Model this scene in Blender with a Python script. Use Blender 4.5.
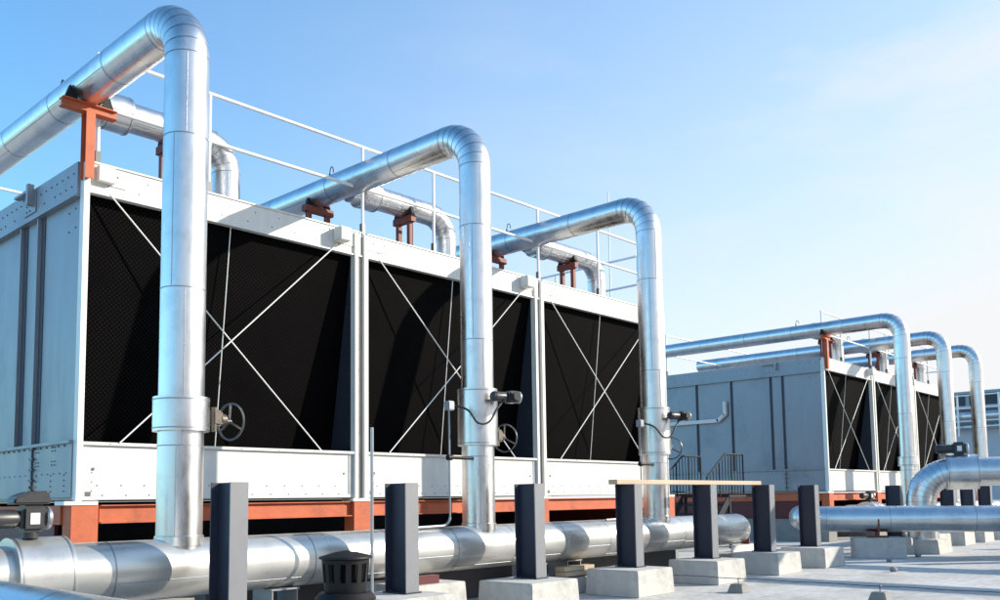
import bpy, bmesh, math, random
from mathutils import Vector, Matrix
random.seed(7)
R = math.radians
for o in list(bpy.data.objects):
    bpy.data.objects.remove(o)
scene = bpy.context.scene
COL = scene.collection
H = 1.27                      # eye height above the roof

# ------------------------------------------------------------------ camera
cam = bpy.data.cameras.new('camera')
camo = bpy.data.objects.new('camera', cam); COL.objects.link(camo)
yaw, pitch, roll = 0.826485, 0.0887409, -0.0142446
c_, s_ = math.cos(yaw), math.sin(yaw)
vr, vf, vu = Vector((c_, -s_, 0)), Vector((s_, c_, 0)), Vector((0, 0, 1))
cp, sp = math.cos(pitch), math.sin(pitch)
vf, vu = cp * vf + sp * vu, cp * vu - sp * vf
cr, sr = math.cos(roll), math.sin(roll)
vr, vu = cr * vr + sr * vu, cr * vu - sr * vr
m = Matrix((vr, vu, -vf)).transposed().to_4x4()
m.translation = Vector((0, 0, H))
camo.matrix_world = m
cam.sensor_width = 36
cam.lens = 36 * 893.28 / 1000
cam.shift_y = (419.63 - 300) / 1000
cam.clip_end = 5000
scene.camera = camo

# ------------------------------------------------------------------ light
SUN_EL, SUN_AZ = R(24), R(132.3)          # azimuth from +Y towards +X
sd = Vector((math.sin(SUN_AZ) * math.cos(SUN_EL), math.cos(SUN_AZ) * math.cos(SUN_EL), math.sin(SUN_EL)))
sun = bpy.data.lights.new('sun', 'SUN')
sun.energy = 5.0; sun.angle = R(0.5); sun.color = (1.0, 0.91, 0.78)
suno = bpy.data.objects.new('sun', sun); COL.objects.link(suno)
suno.rotation_euler = sd.to_track_quat('Z', 'Y').to_euler()

world = bpy.data.worlds.new('World'); scene.world = world
world.use_nodes = True
nt = world.node_tree; nt.nodes.clear()
N = nt.nodes.new; L = nt.links.new
out = N('ShaderNodeOutputWorld'); bg = N('ShaderNodeBackground')
sky = N('ShaderNodeTexSky'); sky.sky_type = 'NISHITA'; sky.sun_disc = False
sky.sun_elevation = SUN_EL; sky.sun_rotation = SUN_AZ
sky.air_density = 1.0; sky.dust_density = 0.6; sky.ozone_density = 1.6; sky.altitude = 50
tc = N('ShaderNodeTexCoord')
# thin cirrus: stretched noise on the sky direction, stronger towards the horizon
mp = N('ShaderNodeMapping'); mp.inputs['Scale'].default_value = (1.3, 2.2, 6.5); mp.inputs['Rotation'].default_value = (0.25, 0.15, 0.5)
ns = N('ShaderNodeTexNoise'); ns.inputs['Scale'].default_value = 1.5; ns.inputs['Detail'].default_value = 7; ns.inputs['Roughness'].default_value = 0.55
rp = N('ShaderNodeValToRGB'); rp.color_ramp.elements[0].position = 0.44; rp.color_ramp.elements[1].position = 0.72
rp.color_ramp.elements[1].color = (0.75, 0.75, 0.75, 1)
L(tc.outputs['Generated'], mp.inputs['Vector']); L(mp.outputs['Vector'], ns.inputs['Vector']); L(ns.outputs['Fac'], rp.inputs['Fac'])
sx = N('ShaderNodeSeparateXYZ'); L(tc.outputs['Generated'], sx.inputs['Vector'])
def wm(op, a, b=None, clamp=False):
    n = N('ShaderNodeMath'); n.operation = op; n.use_clamp = clamp
    for i, v in enumerate((a, b)):
        if v is None: continue
        if isinstance(v, (int, float)): n.inputs[i].default_value = v
        else: L(v, n.inputs[i])
    return n.outputs[0]
# haze: whiter towards the sun's side and towards the horizon
dt = wm('ADD', wm('MULTIPLY', sx.outputs['X'], math.sin(SUN_AZ)), wm('MULTIPLY', sx.outputs['Y'], math.cos(SUN_AZ)))
d01 = wm('DIVIDE', wm('ADD', dt, 0.45), 1.05, True)
low = wm('POWER', wm('SUBTRACT', 1.0, sx.outputs['Z'], True), 4.0)
fa = wm('MULTIPLY', wm('MULTIPLY', wm('POWER', d01, 1.1), 0.80), wm('SUBTRACT', 1.0, sx.outputs['Z'], True))
fb = wm('MULTIPLY', wm('MULTIPLY', low, 0.90), wm('ADD', wm('MULTIPLY', d01, 0.70), 0.30))
fh = wm('ADD', fa, fb, True)
cl = wm('MULTIPLY', rp.outputs['Color'], wm('MULTIPLY', wm('POWER', d01, 3.0), 1.5))
fac = wm('ADD', fh, wm('MULTIPLY', cl, wm('SUBTRACT', 1.0, fh)), True)
tint = N('ShaderNodeMixRGB'); tint.blend_type = 'MULTIPLY'; tint.inputs['Fac'].default_value = 1; tint.inputs['Color2'].default_value = (1.20, 2.20, 2.62, 1)
L(sky.outputs['Color'], tint.inputs['Color1'])
mix = N('ShaderNodeMixRGB'); mix.inputs['Color2'].default_value = (7.6, 7.65, 7.8, 1)
L(fac, mix.inputs['Fac']); L(tint.outputs['Color'], mix.inputs['Color1'])
L(mix.outputs['Color'], bg.inputs['Color']); bg.inputs['Strength'].default_value = 0.093
L(bg.outputs['Background'], out.inputs['Surface'])

vs = scene.view_settings
vs.view_transform = 'Standard'; vs.look = 'None'; vs.gamma = 1; vs.use_curve_mapping = False
vs.exposure = 0.40

# ------------------------------------------------------------------ materials
def mat(name, base, rough=0.5, metal=0.0, var=0.0, vscale=3.0, bump=0.0, bscale=20.0, rvar=0.0, stretch=None, spec=None, dirt=None, dscale=1.2, dlo=.52, dhi=.7):
    mt = bpy.data.materials.new(name); mt.use_nodes = True
    t = mt.node_tree; p = t.nodes['Principled BSDF']
    p.inputs['Base Color'].default_value = (*base, 1); p.inputs['Roughness'].default_value = rough
    p.inputs['Metallic'].default_value = metal
    if spec is not None: p.inputs['Specular IOR Level'].default_value = spec
    co = t.nodes.new('ShaderNodeTexCoord'); src = co.outputs['Object']
    if stretch:
        mpn = t.nodes.new('ShaderNodeMapping'); mpn.inputs['Scale'].default_value = stretch
        t.links.new(src, mpn.inputs['Vector']); src = mpn.outputs['Vector']
    nz = None
    if var or rvar:
        nz = t.nodes.new('ShaderNodeTexNoise'); nz.inputs['Scale'].default_value = vscale; nz.inputs['Detail'].default_value = 8
        nz.inputs['Roughness'].default_value = 0.62
        t.links.new(src, nz.inputs['Vector'])
    if var:
        r = t.nodes.new('ShaderNodeValToRGB')
        r.color_ramp.elements[0].position = 0.3; r.color_ramp.elements[1].position = 0.72
        r.color_ramp.elements[0].color = (*[max(0, b * (1 - var)) for b in base], 1)
        r.color_ramp.elements[1].color = (*[min(1, b * (1 + var)) for b in base], 1)
        t.links.new(nz.outputs['Fac'], r.inputs['Fac'])
        colo = r.outputs['Color']
        if dirt:
            n2 = t.nodes.new('ShaderNodeTexNoise'); n2.inputs['Scale'].default_value = dscale; n2.inputs['Detail'].default_value = 9
            n2.inputs['Roughness'].default_value = 0.7
            t.links.new(co.outputs['Object'], n2.inputs['Vector'])
            r2 = t.nodes.new('ShaderNodeMapRange'); r2.inputs['From Min'].default_value = dlo; r2.inputs['From Max'].default_value = dhi
            t.links.new(n2.outputs['Fac'], r2.inputs['Value'])
            mxx = t.nodes.new('ShaderNodeMixRGB'); mxx.inputs['Color2'].default_value = (*dirt, 1)
            t.links.new(r2.outputs['Result'], mxx.inputs['Fac']); t.links.new(colo, mxx.inputs['Color1'])
            colo = mxx.outputs['Color']
        t.links.new(colo, p.inputs['Base Color'])
    if rvar:
        r = t.nodes.new('ShaderNodeMapRange'); r.inputs['To Min'].default_value = rough - rvar; r.inputs['To Max'].default_value = rough + rvar
        r.inputs['From Min'].default_value = .3; r.inputs['From Max'].default_value = .7
        t.links.new(nz.outputs['Fac'], r.inputs['Value']); t.links.new(r.outputs['Result'], p.inputs['Roughness'])
    if bump:
        b = t.nodes.new('ShaderNodeBump'); b.inputs['Strength'].default_value = bump; b.inputs['Distance'].default_value = 0.02
        n3 = t.nodes.new('ShaderNodeTexNoise'); n3.inputs['Scale'].default_value = bscale; n3.inputs['Detail'].default_value = 4
        t.links.new(co.outputs['Object'], n3.inputs['Vector']); t.links.new(n3.outputs['Fac'], b.inputs['Height'])
        t.links.new(b.outputs['Normal'], p.inputs['Normal'])
    return mt

M = {}
M['alu'] = mat('aluminium_cladding', (.72, .71, .70), .31, 1.0, var=.10, vscale=3.0, rvar=.08, bump=.10, bscale=2.4, stretch=(1.6, 1.6, .5), dirt=(.50, .50, .49), dscale=1.7, dlo=.52, dhi=.75)
M['alu2'] = mat('matt_aluminium_cladding', (.60, .59, .56), .31, .70, var=.09, vscale=3.0, rvar=.07, bump=.10, bscale=2.2, dirt=(.52, .51, .48), dscale=1.5, dlo=.5, dhi=.75)
M['seam'] = mat('cladding_seam', (.33, .35, .38), .45, .9)
M['galv'] = mat('galvanised_sheet', (.275, .298, .325), .45, .38, var=.08, vscale=1.6, stretch=(2.5, 2.5, .7), rvar=.08, bump=.05, bscale=2.0, dirt=(.215, .235, .26), dscale=.9)
M['white'] = mat('cream_coated_sheet', (.68, .665, .625), .45, 0, var=.06, vscale=2.2, stretch=(4, 4, .6), bump=.03, bscale=2.0, dirt=(.56, .54, .48), dscale=1.6, dlo=.54, dhi=.8)
M['post'] = mat('cream_post', (.78, .77, .72), .45, 0, var=.04, vscale=4)
M['rail'] = mat('pale_painted_rail', (.80, .78, .76), .4, 0, var=.04, vscale=6)
M['bolt'] = mat('bolt_heads', (.13, .13, .135), .5, .6)
M['orange'] = mat('orange_primer_steel', (.50, .115, .042), .6, 0, var=.14, vscale=4, bump=.1, bscale=25, dirt=(.26, .065, .035), dscale=2.6, dlo=.52, dhi=.75)
M['brown'] = mat('red_brown_primer_steel', (.20, .05, .03), .6, 0, var=.12, vscale=5)
M['darkred'] = mat('dark_red_steel', (.10, .012, .014), .5, 0, var=.1)
M['flange'] = mat('slate_steel_lit', (.17, .176, .19), .5, .0, spec=.8, var=.05, vscale=6, rvar=.05, dirt=(.11, .10, .09), dscale=6, dlo=.6, dhi=.74)  # lighter column finish, sunlit look of the outer face put into its colour
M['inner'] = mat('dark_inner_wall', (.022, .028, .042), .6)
M['joint'] = mat('dark_gap_shade', (.05, .065, .09), .6)  # shade of rib recesses and under-tower gap put into the colour
M['slate_shaded'] = mat('slate_steel_shade', (.028, .033, .052), .5, .0, spec=.4, var=.06, vscale=6, rvar=.05, dirt=(.055, .06, .085), dscale=5, dlo=.6, dhi=.8)  # column steel with the shade of web and recess put into its colour
M['conc'] = mat('cast_concrete', (.53, .515, .475), .9, 0, var=.12, vscale=7, bump=.25, bscale=40, dirt=(.33, .32, .30), dscale=3.0, dlo=.5, dhi=.75)
M['concdark'] = mat('old_concrete', (.26, .25, .235), .9, 0, var=.15, vscale=4, bump=.25, bscale=30)
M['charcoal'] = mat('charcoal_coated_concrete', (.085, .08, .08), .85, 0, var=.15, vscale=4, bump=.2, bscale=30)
M['black'] = mat('black_plastic', (.009, .009, .010), .55, 0, spec=.25, var=.1, vscale=8)
M['motor'] = mat('dark_cast_metal', (.045, .046, .048), .4, .3, var=.2, vscale=12)
M['rub'] = mat('black_cable', (.012, .012, .013), .5)
M['steel'] = mat('bare_steel', (.42, .42, .43), .4, .8, var=.1, vscale=8)
M['railblack'] = mat('black_painted_steel', (.016, .018, .023), .65, 0, spec=.3)
M['timber'] = mat('sawn_timber', (.52, .41, .29), .75, 0, var=.14, vscale=3, stretch=(.6, 9, 9))
M['wiremat'] = mat('wire', (.06, .07, .08), .5, .4)
M['label'] = mat('white_plate', (.8, .8, .8), .5)
M['wheel'] = mat('worn_wheel_steel', (.13, .13, .13), .4, .8, var=.15, vscale=9)
M['valve'] = mat('brass_gear', (.11, .095, .08), .5, .6, var=.2, vscale=20)
M['darkwin'] = mat('dark_louvre', (.025, .03, .045), .4)
M['unitgrey'] = mat('pale_unit_panel', (.42, .45, .48), .5, .2, var=.05)

# black honeycomb fill: slanted cells, procedural colour and bump
def fill_mat():
    mt = bpy.data.materials.new('black_honeycomb_fill'); mt.use_nodes = True
    t = mt.node_tree; p = t.nodes['Principled BSDF']
    co = t.nodes.new('ShaderNodeTexCoord'); mpn = t.nodes.new('ShaderNodeMapping')
    mpn.inputs['Scale'].default_value = (18, 18, 36)
    t.links.new(co.outputs['Object'], mpn.inputs['Vector'])
    sp_ = t.nodes.new('ShaderNodeSeparateXYZ'); t.links.new(mpn.outputs['Vector'], sp_.inputs['Vector'])
    def math_(op, a, b=None):
        n = t.nodes.new('ShaderNodeMath'); n.operation = op
        for i, v in enumerate((a, b)):
            if v is None: continue
            if isinstance(v, (int, float)): n.inputs[i].default_value = v
            else: t.links.new(v, n.inputs[i])
        return n.outputs[0]
    x, z = sp_.outputs['X'], sp_.outputs['Z']
    a = math_('COSINE', math_('MULTIPLY', x, 2 * math.pi))
    b = math_('COSINE', math_('MULTIPLY', z, math.pi))
    v = math_('MULTIPLY', a, b)
    r = t.nodes.new('ShaderNodeMapRange'); r.inputs['From Min'].default_value = -.5; r.inputs['From Max'].default_value = 1
    r.inputs['To Min'].default_value = 0.0; r.inputs['To Max'].default_value = 1.0
    t.links.new(v, r.inputs['Value'])
    nz = t.nodes.new('ShaderNodeTexNoise'); nz.inputs['Scale'].default_value = 2.5; nz.inputs['Detail'].default_value = 6
    t.links.new(co.outputs['Object'], nz.inputs['Vector'])
    f = math_('MULTIPLY', math_('POWER', r.outputs['Result'], 4.0), math_('MULTIPLY', nz.outputs['Fac'], 1.5))
    cm = t.nodes.new('ShaderNodeMixRGB'); cm.inputs['Color1'].default_value = (.0005, .0005, .0006, 1); cm.inputs['Color2'].default_value = (.0165, .0162, .016, 1)
    t.links.new(f, cm.inputs['Fac']); t.links.new(cm.outputs['Color'], p.inputs['Base Color'])
    p.inputs['Roughness'].default_value = .75; p.inputs['Specular IOR Level'].default_value = .04
    return mt
M['fill'] = fill_mat()

# roof surface: pale membrane / screed, blotches, faint joints
def ground_mat():
    mt = bpy.data.materials.new('pale_roof_screed'); mt.use_nodes = True
    t = mt.node_tree; p = t.nodes['Principled BSDF']; p.inputs['Roughness'].default_value = .85
    co = t.nodes.new('ShaderNodeTexCoord')
    n1 = t.nodes.new('ShaderNodeTexNoise'); n1.inputs['Scale'].default_value = .9; n1.inputs['Detail'].default_value = 10; n1.inputs['Roughness'].default_value = .65
    n2 = t.nodes.new('ShaderNodeTexNoise'); n2.inputs['Scale'].default_value = 9; n2.inputs['Detail'].default_value = 8
    for n in (n1, n2): t.links.new(co.outputs['Object'], n.inputs['Vector'])
    r1 = t.nodes.new('ShaderNodeValToRGB'); e = r1.color_ramp.elements
    e[0].position = .33; e[0].color = (.45, .437, .405, 1); e[1].position = .66; e[1].color = (.65, .63, .59, 1)
    t.links.new(n1.outputs['Fac'], r1.inputs['Fac'])
    r2 = t.nodes.new('ShaderNodeMapRange'); r2.inputs['From Min'].default_value = .3; r2.inputs['From Max'].default_value = .7; r2.inputs['To Min'].default_value = .80; r2.inputs['To Max'].default_value = 1.1
    t.links.new(n2.outputs['Fac'], r2.inputs['Value'])
    mu = t.nodes.new('ShaderNodeMixRGB'); mu.blend_type = 'MULTIPLY'; mu.inputs['Fac'].default_value = 1
    t.links.new(r1.outputs['Color'], mu.inputs['Color1']); t.links.new(r2.outputs['Result'], mu.inputs['Color2'])
    n5 = t.nodes.new('ShaderNodeTexNoise'); n5.inputs['Scale'].default_value = 55; n5.inputs['Detail'].default_value = 3
    t.links.new(co.outputs['Object'], n5.inputs['Vector'])
    r5 = t.nodes.new('ShaderNodeMapRange'); r5.inputs['From Min'].default_value = .64; r5.inputs['From Max'].default_value = .72; r5.inputs['To Max'].default_value = .6
    t.links.new(n5.outputs['Fac'], r5.inputs['Value'])
    m5 = t.nodes.new('ShaderNodeMixRGB'); m5.inputs['Color2'].default_value = (.16, .155, .14, 1)
    t.links.new(r5.outputs['Result'], m5.inputs['Fac']); t.links.new(mu.outputs['Color'], m5.inputs['Color1']); mu = m5
    # dirt puddle marks
    n4 = t.nodes.new('ShaderNodeTexNoise'); n4.inputs['Scale'].default_value = .55; n4.inputs['Detail'].default_value = 12; n4.inputs['Roughness'].default_value = .72; n4.inputs['Distortion'].default_value = .6
    t.links.new(co.outputs['Object'], n4.inputs['Vector'])
    r4 = t.nodes.new('ShaderNodeMapRange'); r4.inputs['From Min'].default_value = .52; r4.inputs['From Max'].default_value = .66; r4.inputs['To Max'].default_value = .55
    t.links.new(n4.outputs['Fac'], r4.inputs['Value'])
    m4 = t.nodes.new('ShaderNodeMixRGB'); m4.inputs['Color2'].default_value = (.30, .285, .255, 1)
    t.links.new(r4.outputs['Result'], m4.inputs['Fac']); t.links.new(mu.outputs['Color'], m4.inputs['Color1']); mu = m4
    # sheet laps
    mp_ = t.nodes.new('ShaderNodeMapping'); mp_.inputs['Rotation'].default_value = (0, 0, R(0)); t.links.new(co.outputs['Object'], mp_.inputs['Vector'])
    br = t.nodes.new('ShaderNodeTexBrick'); br.inputs['Scale'].default_value = 1.0; br.inputs['Brick Width'].default_value = 6.0; br.inputs['Row Height'].default_value = 1.35
    br.inputs['Mortar Size'].default_value = .009; br.inputs['Color1'].default_value = (1, 1, 1, 1); br.inputs['Color2'].default_value = (.93, .93, .93, 1); br.inputs['Mortar'].default_value = (.62, .62, .62, 1)
    t.links.new(mp_.outputs['Vector'], br.inputs['Vector'])
    m2 = t.nodes.new('ShaderNodeMixRGB'); m2.blend_type = 'MULTIPLY'; m2.inputs['Fac'].default_value = .8
    t.links.new(mu.outputs['Color'], m2.inputs['Color1']); t.links.new(br.outputs['Color'], m2.inputs['Color2'])
    t.links.new(m2.outputs['Color'], p.inputs['Base Color'])
    b = t.nodes.new('ShaderNodeBump'); b.inputs['Strength'].default_value = .35; b.inputs['Distance'].default_value = .02
    t.links.new(n2.outputs['Fac'], b.inputs['Height']); t.links.new(b.outputs['Normal'], p.inputs['Normal'])
    return mt
M['ground'] = ground_mat()
M['town'] = mat('distant_ground', (.13, .13, .12), .9, 0, var=.3, vscale=.02)

# ------------------------------------------------------------------ mesh helpers
def box(bm, x0, x1, y0, y1, z0, z1, mi=0, bev=0.0):
    vs_ = [bm.verts.new((x, y, z)) for z in (z0, z1) for y in (y0, y1) for x in (x0, x1)]
    fs = []
    for q in ((0, 2, 3, 1), (4, 5, 7, 6), (0, 1, 5, 4), (2, 6, 7, 3), (0, 4, 6, 2), (1, 3, 7, 5)):
        f = bm.faces.new([vs_[i] for i in q]); f.material_index = mi; fs.append(f)
    if bev:
        es = list({e for f in fs for e in f.edges})
        bmesh.ops.bevel(bm, geom=es, offset=bev, segments=2, affect='EDGES', clamp_overlap=True)
    return vs_

def frustum(bm, cx, cy, z0, z1, ax0, ay0, ax1, ay1, bev=0.0):
    v = []
    for z, ax, ay in ((z0, ax0, ay0), (z1, ax1, ay1)):
        for y in (-1, 1):
            for x in (-1, 1): v.append(bm.verts.new((cx + x * ax / 2, cy + y * ay / 2, z)))
    fs = [bm.faces.new([v[i] for i in q]) for q in ((0, 2, 3, 1), (4, 5, 7, 6), (0, 1, 5, 4), (2, 6, 7, 3), (0, 4, 6, 2), (1, 3, 7, 5))]
    if bev:
        bmesh.ops.bevel(bm, geom=list({e for f in fs for e in f.edges}), offset=bev, segments=2, affect='EDGES', clamp_overlap=True)

def obox(bm, c, ax, ay, az, hx, hy, hz, mi=0, bev=0.0):
    c = Vector(c); v = []
    for k in (-1, 1):
        for j in (-1, 1):
            for i in (-1, 1): v.append(bm.verts.new(c + ax * hx * i + ay * hy * j + az * hz * k))
    fs = []
    for q in ((0, 2, 3, 1), (4, 5, 7, 6), (0, 1, 5, 4), (2, 6, 7, 3), (0, 4, 6, 2), (1, 3, 7, 5)):
        f = bm.faces.new([v[i] for i in q]); f.material_index = mi; fs.append(f)
    if bev: bmesh.ops.bevel(bm, geom=list({e for f in fs for e in f.edges}), offset=bev, segments=2, affect='EDGES', clamp_overlap=True)

def prism(bm, pts, d, mi=0):
    d = Vector(d); a = [bm.verts.new(p) for p in pts]; b = [bm.verts.new(Vector(p) + d) for p in pts]
    n = len(pts)
    bm.faces.new(a[::-1]).material_index = mi; bm.faces.new(b).material_index = mi
    for i in range(n):
        bm.faces.new((a[i], a[(i + 1) % n], b[(i + 1) % n], b[i])).material_index = mi

def sweep(bm, pts, r, seg=12, caps=True, mi=0):
    pts = [Vector(p) for p in pts]; n = len(pts)
    rs = r if isinstance(r, (list, tuple)) else [r] * n
    tang = []
    for i in range(n):
        a = (pts[i] - pts[i - 1]).normalized() if i > 0 else None
        b = (pts[i + 1] - pts[i]).normalized() if i < n - 1 else None
        tang.append(((a or b) + (b or a)).normalized())
    t0 = tang[0]; ref = Vector((0, 0, 1)) if abs(t0.z) < .9 else Vector((1, 0, 0))
    u = t0.cross(ref).normalized(); rings = []
    for i in range(n):
        t = tang[i]
        if i: u = (tang[i - 1].rotation_difference(t) @ u)
        u = (u - t * u.dot(t)).normalized(); w = t.cross(u)
        # mitre stretch
        k = 1.0
        if 0 < i < n - 1:
            a = (pts[i] - pts[i - 1]).normalized(); cosv = max(.3, a.dot(t)); k = 1 / cosv
            bend = (pts[i + 1] - pts[i]).normalized() - a
            bend = bend.normalized() if bend.length > 1e-5 else None
        else: bend = None
        ring = []
        for j in range(seg):
            th = 2 * math.pi * j / seg
            d = u * math.cos(th) + w * math.sin(th)
            if bend is not None and k > 1.0001:
                bb = (bend - t * bend.dot(t)).normalized()
                d = d + bb * d.dot(bb) * (k - 1)
            ring.append(bm.verts.new(pts[i] + d * rs[i]))
        rings.append(ring)
    for i in range(n - 1):
        for j in range(seg):
            f = bm.faces.new((rings[i][j], rings[i][(j + 1) % seg], rings[i + 1][(j + 1) % seg], rings[i + 1][j])); f.material_index = mi
    if caps:
        bm.faces.new(rings[0][::-1]).material_index = mi; bm.faces.new(rings[-1]).material_index = mi

def bar(bm, a, b, r, seg=10, mi=0): sweep(bm, [a, b], r, seg, True, mi)

def torus(bm, c, axis, R0, r0, n=32, s=8, mi=0):
    axis = Vector(axis).normalized(); ref = Vector((0, 0, 1)) if abs(axis.z) < .9 else Vector((1, 0, 0))
    u = axis.cross(ref).normalized(); w = axis.cross(u); rings = []
    for i in range(n):
        a = 2 * math.pi * i / n; d = u * math.cos(a) + w * math.sin(a); ring = []
        for j in range(s):
            b = 2 * math.pi * j / s
            ring.append(bm.verts.new(Vector(c) + d * (R0 + r0 * math.cos(b)) + axis * r0 * math.sin(b)))
        rings.append(ring)
    for i in range(n):
        for j in range(s):
            bm.faces.new((rings[i][j], rings[(i + 1) % n][j], rings[(i + 1) % n][(j + 1) % s], rings[i][(j + 1) % s])).material_index = mi

def lathe(bm, c, prof, seg=32, mi=0):
    c = Vector(c); rings = []
    for r, z in prof:
        rings.append([bm.verts.new(c + Vector((r * math.cos(2 * math.pi * j / seg), r * math.sin(2 * math.pi * j / seg), z))) for j in range(seg)])
    for i in range(len(rings) - 1):
        for j in range(seg):
            bm.faces.new((rings[i][j], rings[i][(j + 1) % seg], rings[i + 1][(j + 1) % seg], rings[i + 1][j])).material_index = mi

def bolt(bm, p, axis, r=.011, h=.008, mi=1):
    axis = Vector(axis).normalized(); p = Vector(p)
    sweep(bm, [p - axis * .004, p + axis * h], r * .68, 6, True, mi)

def obj(name, bm, mats, parent=None, smooth=True):
    bmesh.ops.recalc_face_normals(bm, faces=bm.faces)
    if smooth:
        for f in bm.faces: f.smooth = True
        for e in bm.edges:
            if len(e.link_faces) == 2 and e.calc_face_angle(0) > R(32): e.smooth = False
    root = parent
    off = Vector((0, 0, 0))
    while root is not None: off += root.location; root = root.parent
    me = bpy.data.meshes.new(name)
    if parent is None:
        # origin at the base of the thing
        xs = [v.co.x for v in bm.verts]; ys = [v.co.y for v in bm.verts]; zs = [v.co.z for v in bm.verts]
        off = Vector(((min(xs) + max(xs)) / 2, (min(ys) + max(ys)) / 2, min(zs)))
    bmesh.ops.translate(bm, verts=bm.verts, vec=-off)
    bm.to_mesh(me); bm.free()
    for mm in (mats if isinstance(mats, (list, tuple)) else [mats]): me.materials.append(M[mm] if isinstance(mm, str) else mm)
    o = bpy.data.objects.new(name, me); COL.objects.link(o)
    if parent is None: o.location = off
    else: o.parent = parent
    return o

def tag(o, label, cat, group=None):
    o['label'] = label; o['category'] = cat; o['kind'] = 'thing'
    if group: o['group'] = group
    return o
def thing(name, loc, label, cat, group=None):
    o = bpy.data.objects.new(name, None); COL.objects.link(o); o.location = loc; o.empty_display_size = .2
    return tag(o, label, cat, group)
def copy_tree(o, parent=None):
    c = o.copy(); COL.objects.link(c)
    if parent: c.parent = parent
    for ch in [q for q in o.children]: copy_tree(ch, c)
    return c
B = bmesh.new
X, Y, Zv = Vector((1, 0, 0)), Vector((0, 1, 0)), Vector((0, 0, 1))

# ------------------------------------------------------------------ ground
g = B()
NG = 12
vsg = [[g.verts.new((-22 + 132 * i / NG, -26 + 68 * j / NG, 0)) for i in range(NG + 1)] for j in range(NG + 1)]
for j in range(NG):
    for i in range(NG): g.faces.new((vsg[j][i], vsg[j][i + 1], vsg[j + 1][i + 1], vsg[j + 1][i]))
go = obj('roof_ground', g, 'ground', smooth=False); go['kind'] = 'structure'
g = B()
g.faces.new([g.verts.new(p) for p in ((-2500, -2500, -16), (2500, -2500, -16), (2500, 2500, -16), (-2500, 2500, -16))])
go = obj('ground', g, 'town', smooth=False); go['kind'] = 'structure'

# ------------------------------------------------------------------ pipe helper
def pipe_path(corners, bend, gores=7):
    """polyline with segmented elbows; returns points and the indices of points lying on elbows"""
    cs = [Vector(c) for c in corners]; pts = [cs[0]]; elb = []
    for i in range(1, len(cs) - 1):
        a = (cs[i - 1] - cs[i]).normalized(); b = (cs[i + 1] - cs[i]).normalized()
        half = a.angle(b) / 2; tl = bend / math.tan(half)
        p0 = cs[i] + a * tl; p1 = cs[i] + b * tl
        cen = cs[i] + (a + b).normalized() * (bend / math.sin(half))
        v0, v1 = p0 - cen, p1 - cen; ang = v0.angle(v1); ax = v0.cross(v1).normalized()
        for k in range(gores + 1):
            elb.append(len(pts)); pts.append(cen + Matrix.Rotation(ang * k / gores, 3, ax) @ v0)
    pts.append(cs[-1]); return pts, elb

def clad(bm, corners, r, bend=.5, gores=7, every=1.1, seg=48, caps=True, start=.45):
    pts, elb = pipe_path(corners, bend, gores) if len(corners) > 2 else ([Vector(c) for c in corners], [])
    sweep(bm, pts, r, seg, caps, 0)
    # sheet laps: thin raised beads
    for i in elb:
        t = ((pts[i] - pts[i - 1]).normalized() + (pts[i + 1] - pts[i]).normalized()).normalized()
        sweep(bm, [pts[i] - t * .004, pts[i] + t * .004], r * 1.012 + .0015, seg, False, 1)
    for i in range(len(pts) - 1):
        if i in elb and i + 1 in elb and (pts[i + 1] - pts[i]).length < .5: continue
        d = pts[i + 1] - pts[i]; l = d.length; t = d / l; s = start
        while s < l - .15:
            q = pts[i] + t * s
            sweep(bm, [q - t * .005, q + t * .005], r + .003, seg, False, 1)
            s += every
    # lengthwise laps, turned a little from sheet to sheet
    k = 0
    for i in range(len(pts) - 1):
        if i in elb and i + 1 in elb and (pts[i + 1] - pts[i]).length < .5: continue
        d = pts[i + 1] - pts[i]; l = d.length; t = d / l; s = 0.0; e = start
        base_ = Vector((-.62, -.78, 0)) if abs(t.z) > .9 else Vector((-t.y * .0 - abs(t.y) * .75, -abs(t.x) * .8, -.55))
        base_ = (base_ - t * base_.dot(t)).normalized()
        while s < l - .02:
            e = min(e, l); n_ = Matrix.Rotation(.35 * math.sin(2.3 * k + i), 3, t) @ base_
            bar(bm, pts[i] + t * (s + .012) + n_ * (r - .0005), pts[i] + t * (e - .012) + n_ * (r - .0005), .0038, 6, 1)
            s = e; e += every; k += 1
    return pts

def collar_mesh(a, b, r, seg=48):
    bm = B(); a, b = Vector(a), Vector(b); t = (b - a).normalized()
    sweep(bm, [a, a + t * .004, b - t * .004, b], [r * .80, r, r, r * .80], seg, True, 0)
    for q in (a + t * .03, b - t * .03): sweep(bm, [q - t * .006, q + t * .006], r + .003, seg, False, 1)
    # lengthwise lap with rivets
    return bm

def handwheel(parent, c, axis, r, hubx=None):
    w = B(); torus(w, c, axis, r, .011, 36, 8)
    o = obj('handwheel', w, 'wheel', parent)
    axis = Vector(axis).normalized(); u = axis.cross(Zv).normalized(); v = axis.cross(u)
    for k in range(3):
        a = 2 * math.pi * k / 3 + .5
        s = B(); bar(s, Vector(c) - axis * .02, Vector(c) + (u * math.cos(a) + v * math.sin(a)) * r, .011)
        obj('spoke', s, 'wheel', o)
    g_ = B(); base = Vector(c) - axis * .22
    bar(g_, base + axis * .02, Vector(c), .02)
    obox(g_, base + axis * .03 + Zv * .02, X, Y, Zv, .055, .06, .075, bev=.02)
    bar(g_, base + axis * .07 + Zv * .01, base + axis * .13 + Zv * .01, .06, 16)
    bar(g_, base + Y * -.02 + Zv * -.11, base + Y * -.02 + Zv * .12, .028, 12)
    obj('gearbox', g_, 'valve', parent)

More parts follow.
